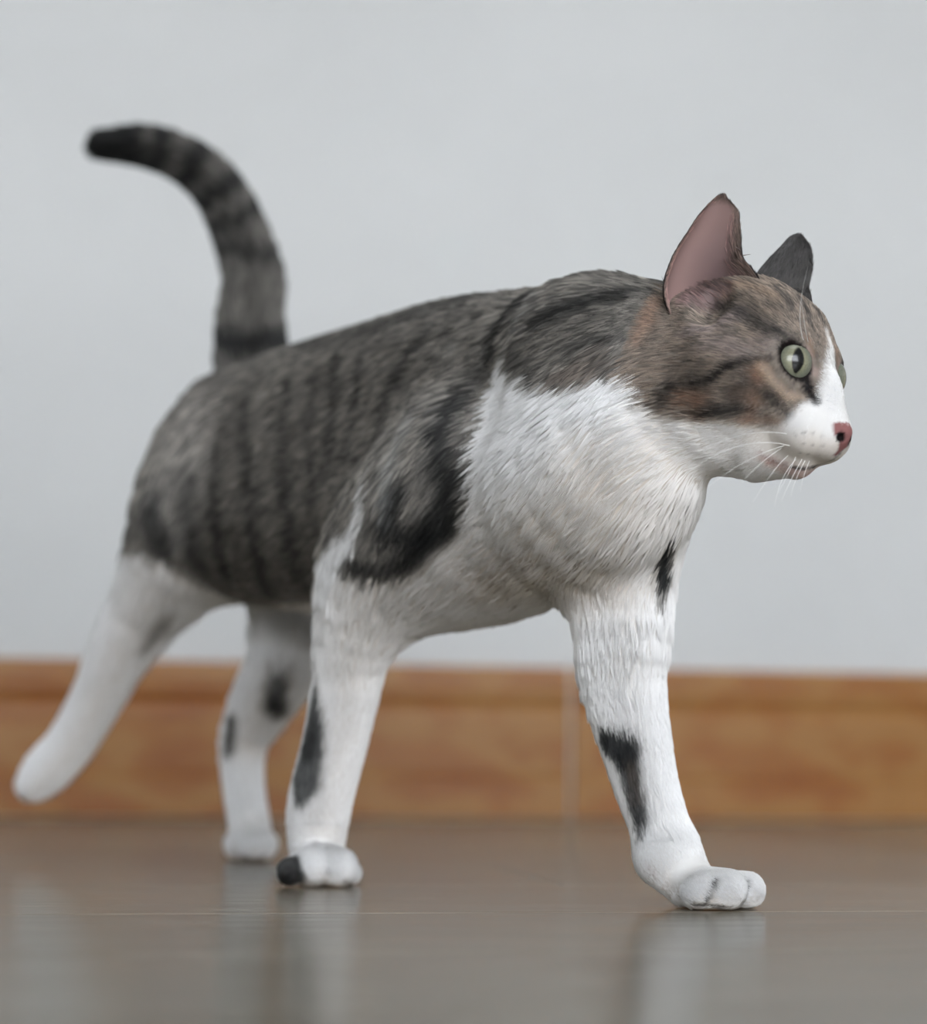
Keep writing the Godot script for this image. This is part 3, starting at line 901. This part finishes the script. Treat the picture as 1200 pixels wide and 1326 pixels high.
	for w in [
		[Vector3(0.1243, 0.187, 0.202), Vector3(0.1039, 0.1842, 0.2158), Vector3(0.0813, 0.1734, 0.2229)],
		[Vector3(0.1256, 0.1826, 0.2008), Vector3(0.0982, 0.1783, 0.2145), Vector3(0.0708, 0.1568, 0.2206)],
		[Vector3(0.1238, 0.1828, 0.1987), Vector3(0.1073, 0.1749, 0.2121), Vector3(0.0919, 0.1639, 0.2192)],
		[Vector3(0.1232, 0.1821, 0.1967), Vector3(0.1135, 0.1746, 0.2101), Vector3(0.1053, 0.1663, 0.2174)],
		[Vector3(0.1257, 0.1792, 0.1959), Vector3(0.118, 0.1711, 0.2093), Vector3(0.1098, 0.1591, 0.2162)],
		[Vector3(0.1286, 0.1777, 0.1961), Vector3(0.1216, 0.1682, 0.2093), Vector3(0.118, 0.1577, 0.2165)],
		[Vector3(0.131, 0.1777, 0.1965), Vector3(0.1245, 0.1673, 0.2097), Vector3(0.1206, 0.1598, 0.2171)],
		[Vector3(0.1323, 0.1773, 0.1956), Vector3(0.1269, 0.1683, 0.2089), Vector3(0.1242, 0.1617, 0.2163)],
		[Vector3(0.1341, 0.1773, 0.1954), Vector3(0.1299, 0.1696, 0.2088), Vector3(0.1277, 0.1635, 0.2163)],
		[Vector3(0.1285, 0.1785, 0.1973), Vector3(0.1232, 0.1693, 0.2106), Vector3(0.1187, 0.162, 0.218)],
		[Vector3(0.1311, 0.2241, 0.1997), Vector3(0.1281, 0.234, 0.2126), Vector3(0.1298, 0.2488, 0.2219)],
		[Vector3(0.1331, 0.2238, 0.1981), Vector3(0.1296, 0.2314, 0.2108), Vector3(0.1278, 0.2373, 0.2194)]]:
		whisker(cat, wm, w[0], w[1], w[2], 0.00013)
	print("cat ", Time.get_ticks_msec() - t0)

func hair_tone(a: float) -> float:   # single hairs are lighter than the coat they make together
	a = clampf(a, 0.0, 0.95)
	var q := (1.0 - a) / (1.0 + a)
	return lerpf(a, 1.0 - q * q, 0.55 * smoothstep(0.12, 0.6, a))

func fur(cat: Node3D) -> void:
	var where: Array[Transform3D] = []
	var tint := PackedColorArray()
	var bend := FastNoiseLite.new()
	bend.seed = 5
	bend.frequency = 1.0
	for k in range(0, tri.size(), 3):
		var a := tri[k]
		var b := tri[k + 1]
		var c := tri[k + 2]
		var area := (vp[b] - vp[a]).cross(vp[c] - vp[a]).length() * 0.5
		var ln := (vlen[a] + vlen[b] + vlen[c]) / 3.0
		var dens := (vdens[a] + vdens[b] + vdens[c]) / 3.0
		if dens < 0.02 or vp[a].y < 0.0015:
			continue
		# enough tufts to cover the skin about FUR_COVER times
		var wide := clampf(ln * 0.06, 0.0002, 0.0005)
		var cover := FUR_COVER * lerpf(2.0, 1.0, smoothstep(0.002, 0.005, ln))
		var expect := area * dens * cover / (wide * 2.0 * ln * 0.7)
		var n := int(expect)
		if rng.randf() < expect - n:
			n += 1
		for h in n:
			var r1 := sqrt(rng.randf())
			var r2 := rng.randf()
			var wa := 1.0 - r1
			var wb := r1 * (1.0 - r2)
			var wc := r1 * r2
			var p := vp[a] * wa + vp[b] * wb + vp[c] * wc
			var nn := (vn[a] * wa + vn[b] * wb + vn[c] * wc).normalized()
			var f := (vflow[a] * wa + vflow[b] * wb + vflow[c] * wc)
			f += Vector3(bend.get_noise_3dv(p * 90.0), bend.get_noise_3dv(p * 90.0 + Vector3(31, 0, 0)), bend.get_noise_3dv(p * 90.0 + Vector3(0, 47, 0))) * 0.22
			f += Vector3(rng.randf_range(-0.2, 0.2), rng.randf_range(-0.2, 0.2), rng.randf_range(-0.2, 0.2))
			f = (f - nn * f.dot(nn)).normalized()
			var l := ln * rng.randf_range(0.75, 1.2)
			var rise := rng.randf_range(0.16, 0.34)
			where.append(Transform3D(Basis(nn.cross(f) * wide, nn * l * rise, f * l), p - nn * 0.0002))
			var col := vc[a] * wa + vc[b] * wb + vc[c] * wc
			var lum := col.get_luminance()
			var j := rng.randf_range(-1.0, 1.0)
			col = col * (1.0 + j * lerpf(0.55, 0.06, smoothstep(0.05, 0.5, lum)))
			tint.append(Color(hair_tone(col.r), hair_tone(col.g), hair_tone(col.b)))
	var mm := MultiMesh.new()
	mm.transform_format = MultiMesh.TRANSFORM_3D
	mm.use_colors = true
	mm.mesh = tuft()
	mm.instance_count = where.size()
	for i in where.size():
		mm.set_instance_transform(i, where[i])
		mm.set_instance_color(i, tint[i])
	var mi := MultiMeshInstance3D.new()
	mi.name = "fur"
	mi.multimesh = mm
	var m := plain(Color.WHITE, 0.6)
	m.vertex_color_use_as_albedo = true
	m.metallic_specular = 0.3
	mi.material_override = m
	mi.set_meta("kind", "stuff")
	cat.add_child(mi, true)
	print("tufts ", where.size())

const FUR_COVER := 2.4
const EAR_TURN := 0.5

# ------------------------------------------------------------------ the room
func build_room() -> void:
	var wall := plain(Color.WHITE, 0.9)
	wall.albedo_texture = noise_tex(3, 0.006, [[0.0, 1.0], [Color(0.80, 0.808, 0.808), Color(0.822, 0.83, 0.83)]])
	wall.uv1_triplanar = true
	wall.uv1_scale = Vector3.ONE * 0.7
	wall.normal_enabled = true
	wall.normal_texture = noise_tex(9, 0.05, [], 4, 512, 512, 1.0)
	wall.normal_scale = 0.25
	wall.metallic_specular = 0.3
	var at := func(p: Vector3) -> Transform3D: return room * Transform3D(Basis(), p)
	var wide := 5.0
	var deep := 4.2
	var high := 2.7
	struct("wall_back", box(Vector3(wide + 0.4, high + 0.2, 0.2)), wall, at.call(Vector3(0, high * 0.5, -0.1)), "plain pale grey painted wall behind the cat", "wall")
	struct("wall_left", box(Vector3(0.2, high + 0.2, deep)), wall, at.call(Vector3(-wide * 0.5 - 0.1, high * 0.5, deep * 0.5)), "plain pale side wall left of the frame", "wall")
	struct("wall_right", box(Vector3(0.2, high + 0.2, deep)), wall, at.call(Vector3(wide * 0.5 + 0.1, high * 0.5, deep * 0.5)), "plain pale side wall right of the frame", "wall")
	struct("ceiling", box(Vector3(wide + 0.4, 0.15, deep + 0.4)), plain(Color(0.92, 0.92, 0.92), 0.95), at.call(Vector3(0, high + 0.075, deep * 0.5)), "white ceiling over the room", "ceiling")
	# the wall behind the camera has a wide window
	var front := SurfaceTool.new()
	front.begin(Mesh.PRIMITIVE_TRIANGLES)
	var ww := 3.2
	var w0 := 0.42
	var w1 := 2.35
	front.append_from(box(Vector3(wide + 0.4, w0, 0.2)), 0, Transform3D(Basis(), Vector3(0, w0 * 0.5, 0)))
	front.append_from(box(Vector3(wide + 0.4, high - w1, 0.2)), 0, Transform3D(Basis(), Vector3(0, (high + w1) * 0.5, 0)))
	for s in [-1.0, 1.0]:
		front.append_from(box(Vector3((wide + 0.4 - ww) * 0.5, w1 - w0, 0.2)), 0, Transform3D(Basis(), Vector3(s * (wide + 0.4 + ww) * 0.25, (w0 + w1) * 0.5, 0)))
	struct("wall_front", front.commit(), wall, at.call(Vector3(0, 0, deep + 0.1)), "pale wall with the window, behind the camera", "wall")
	var win := struct("window_1", box(Vector3(ww, 0.05, 0.14), 0.004), plain(Color(0.9, 0.9, 0.9), 0.4), at.call(Vector3(0, w0 + 0.025, deep + 0.1)), "wide low white framed window behind the camera", "window")
	for x in [-ww * 0.5 + 0.025, 0.0, ww * 0.5 - 0.025]:
		obj("window_post", box(Vector3(0.05, w1 - w0 - 0.1, 0.06), 0.004), plain(Color(0.9, 0.9, 0.9), 0.4), win, Transform3D(Basis(), Vector3(x, (w1 - w0) * 0.5 - 0.025, 0)))
	obj("window_head", box(Vector3(ww, 0.05, 0.06), 0.004), plain(Color(0.9, 0.9, 0.9), 0.4), win, Transform3D(Basis(), Vector3(0, w1 - w0 - 0.05, 0)))
	var glass := plain(Color(1, 1, 1, 0.05), 0.0)
	glass.transparency = BaseMaterial3D.TRANSPARENCY_ALPHA
	for x in [-0.25, 0.25]:
		obj("pane", box(Vector3(ww * 0.5 - 0.075, w1 - w0 - 0.1, 0.006)), glass, win, Transform3D(Basis(), Vector3(x * ww, (w1 - w0) * 0.5 - 0.025, 0)))
	build_floor(wide, deep)
	build_skirting(wide)

func build_floor(wide: float, deep: float) -> void:
	var slab := struct("floor", box(Vector3(wide + 0.4, 0.1, deep + 0.4)), plain(Color(0.17, 0.14, 0.12), 0.8), room * Transform3D(Basis(), Vector3(0, -0.0545, deep * 0.5)), "glossy brown wood-look plank floor under the cat", "floor")
	var pitch := 0.1658
	var gap := 0.0012
	var tones := [Color(0.54, 0.525, 0.485), Color(0.51, 0.50, 0.46), Color(0.57, 0.55, 0.505), Color(0.53, 0.52, 0.485)]
	var mats: Array = []
	for k in 4:
		var m := plain(tones[k], 0.26)
		m.albedo_texture = noise_tex(20 + k, 0.012, [[0.0, 0.35, 0.55, 0.75, 1.0], [Color(0.72, 0.68, 0.65), Color(0.95, 0.93, 0.9), Color(0.80, 0.76, 0.72), Color(1, 0.99, 0.97), Color(0.85, 0.84, 0.82)]], 5)
		m.uv1_triplanar = true
		m.uv1_scale = Vector3(0.9, 8.0, 8.0)
		m.roughness_texture = noise_tex(40 + k, 0.02, [[0.0, 1.0], [Color(0.75, 0.75, 0.75), Color(1, 1, 1)]], 3)
		m.normal_enabled = true
		m.normal_texture = noise_tex(50 + k, 0.02, [], 4, 512, 512, 2.0)
		m.normal_scale = 0.10
		m.metallic_specular = 0.5
		mats.append(m)
	var length := 1.2
	var mesh := box(Vector3(length - gap, 0.012, pitch - gap), 0.0003)
	var row := 0
	var z := 0.9527 - 6 * pitch + 0.5 * pitch
	while z < deep + pitch * 0.5:
		var x: float = -wide * 0.5 - 0.2 + length * [0.15, 0.62, 0.38, 0.86][row % 4] - length * 0.5
		while x < wide * 0.5 + length * 0.5:
			obj("plank", mesh, mats[rng.randi() % 4], slab, Transform3D(Basis(), Vector3(x, 0.0485, z - deep * 0.5)))
			x += length
		z += pitch
		row += 1

func build_skirting(wide: float) -> void:
	var m := plain(Color(1, 1, 1), 0.35)
	m.albedo_texture = noise_tex(71, 0.006, [[0.0, 0.3, 0.48, 0.62, 0.8, 1.0], [Color(0.53, 0.31, 0.15), Color(0.58, 0.385, 0.20), Color(0.61, 0.44, 0.25), Color(0.60, 0.43, 0.24), Color(0.56, 0.36, 0.175), Color(0.54, 0.325, 0.155)]], 4)
	m.uv1_triplanar = true
	m.uv1_scale = Vector3(1.6, 3.2, 3.2)
	m.metallic_specular = 0.4
	var h := 0.1187
	# profile: height and how far it stands out of the wall
	var prof := [[0.0, 0.0125], [0.030, 0.0125], [0.0315, 0.0112], [0.034, 0.0118], [0.078, 0.0118], [0.083, 0.0105], [0.0865, 0.0088], [0.090, 0.0098], [0.096, 0.0112], [0.102, 0.0112], [0.1045, 0.0098], [0.107, 0.0104], [0.113, 0.0100], [0.117, 0.0075], [h, 0.004], [h, 0.0]]
	var joint := 0.0839
	var length := 0.9
	var grout := 0.0042
	var st := SurfaceTool.new()
	st.begin(Mesh.PRIMITIVE_TRIANGLES)
	var x0 := grout * 0.5
	var x1 := length - grout * 0.5
	for i in prof.size() - 1:
		var a := Vector3(0, prof[i][0], prof[i][1])
		var b := Vector3(0, prof[i + 1][0], prof[i + 1][1])
		quad(st, Vector3(x0, a.y, a.z), Vector3(x0, b.y, b.z), Vector3(x1, b.y, b.z), Vector3(x1, a.y, a.z))
		quad(st, Vector3(x0, a.y, 0), Vector3(x0, b.y, 0), Vector3(x0, b.y, b.z), Vector3(x0, a.y, a.z))
		quad(st, Vector3(x1, a.y, a.z), Vector3(x1, b.y, b.z), Vector3(x1, b.y, 0), Vector3(x1, a.y, 0))
	var mesh := st.commit()
	var base := struct("baseboard_back", box(Vector3(wide, h - 0.002, 0.0064)), plain(Color(0.80, 0.76, 0.70), 0.85), room * Transform3D(Basis(), Vector3(0, h * 0.5 - 0.001, 0.0032)), "orange-brown wood-look skirting tiles with pale grout joints along the wall", "skirting")
	var x := joint - 3.0 * length
	while x < wide * 0.5:
		obj("skirting_tile", mesh, m, base, Transform3D(Basis(), Vector3(x, 0.001 - h * 0.5 + 0.0015, -0.0032)))
		x += length

func build_lamp() -> void:
	# a flat ceiling panel: its glowing face and a light of the same size just under it
	var p := room * Vector3(0.5, 2.68, 1.35)
	var lamp := Node3D.new()
	lamp.name = "ceiling_lamp"
	lamp.transform = Transform3D(room.basis, p)
	add_child(lamp)
	tag(lamp, "flat white light panel on the ceiling", "lamp")
	obj("frame", box(Vector3(1.28, 0.04, 1.28), 0.004), plain(Color(0.85, 0.85, 0.85), 0.5), lamp)
	var glow := plain(Color(1, 1, 1), 0.6)
	glow.emission_enabled = true
	glow.emission = Color(0.97, 0.985, 1.0)
	glow.emission_energy_multiplier = 1.5
	obj("diffuser", box(Vector3(1.2, 0.01, 1.2)), glow, lamp, Transform3D(Basis(), Vector3(0, -0.024, 0)))
	var l := AreaLight3D.new()
	l.name = "panel_light"
	l.area_size = Vector2(1.2, 1.2)
	l.light_color = Color(0.985, 0.985, 0.975)
	l.light_energy = LAMP
	l.area_range = 8.0
	l.area_attenuation = 2.0
	l.shadow_enabled = true
	l.transform = Transform3D(Basis(Vector3.RIGHT, -PI / 2), Vector3(0, -0.032, 0))
	lamp.add_child(l)

const LAMP := 3.6

func _ready() -> void:
	# camera, sky and exposure
	var cam := Camera3D.new()
	cam.name = "camera"
	var lens := CameraAttributesPhysical.new()
	lens.frustum_focal_length = 57.918
	lens.frustum_focus_distance = 0.985
	lens.exposure_aperture = 3.7
	lens.frustum_near = 0.05
	lens.frustum_far = 60.0
	cam.attributes = lens
	cam.keep_aspect = Camera3D.KEEP_HEIGHT
	cam.fov = 23.412
	cam.near = 0.05
	cam.far = 60.0
	cam.transform = Transform3D(Basis(Vector3.RIGHT, 0.08635) * Basis(Vector3.BACK, 0.0125), Vector3(0, 0.0731, 0))
	cam.current = true
	add_child(cam)
	var env := Environment.new()
	var sky := Sky.new()
	var air := ProceduralSkyMaterial.new()
	air.sky_top_color = Color(0.745, 0.76, 0.785)
	air.sky_horizon_color = Color(0.915, 0.92, 0.93)
	air.ground_bottom_color = Color(0.42, 0.42, 0.42)
	air.ground_horizon_color = Color(0.7, 0.72, 0.74)
	air.sky_energy_multiplier = 5.2
	sky.sky_material = air
	env.background_mode = Environment.BG_SKY
	env.sky = sky
	env.tonemap_mode = Environment.TONE_MAPPER_LINEAR
	env.tonemap_exposure = 0.35
	env.sdfgi_enabled = true
	env.ssao_enabled = true
	env.ssil_enabled = true
	var we := WorldEnvironment.new()
	we.name = "surroundings"
	we.environment = env
	add_child(we)
	rng.seed = 11
	wob.seed = 4
	wob.frequency = 1.0
	wob.fractal_octaves = 2
	build_lamp()
	build_room()
	build_cat()
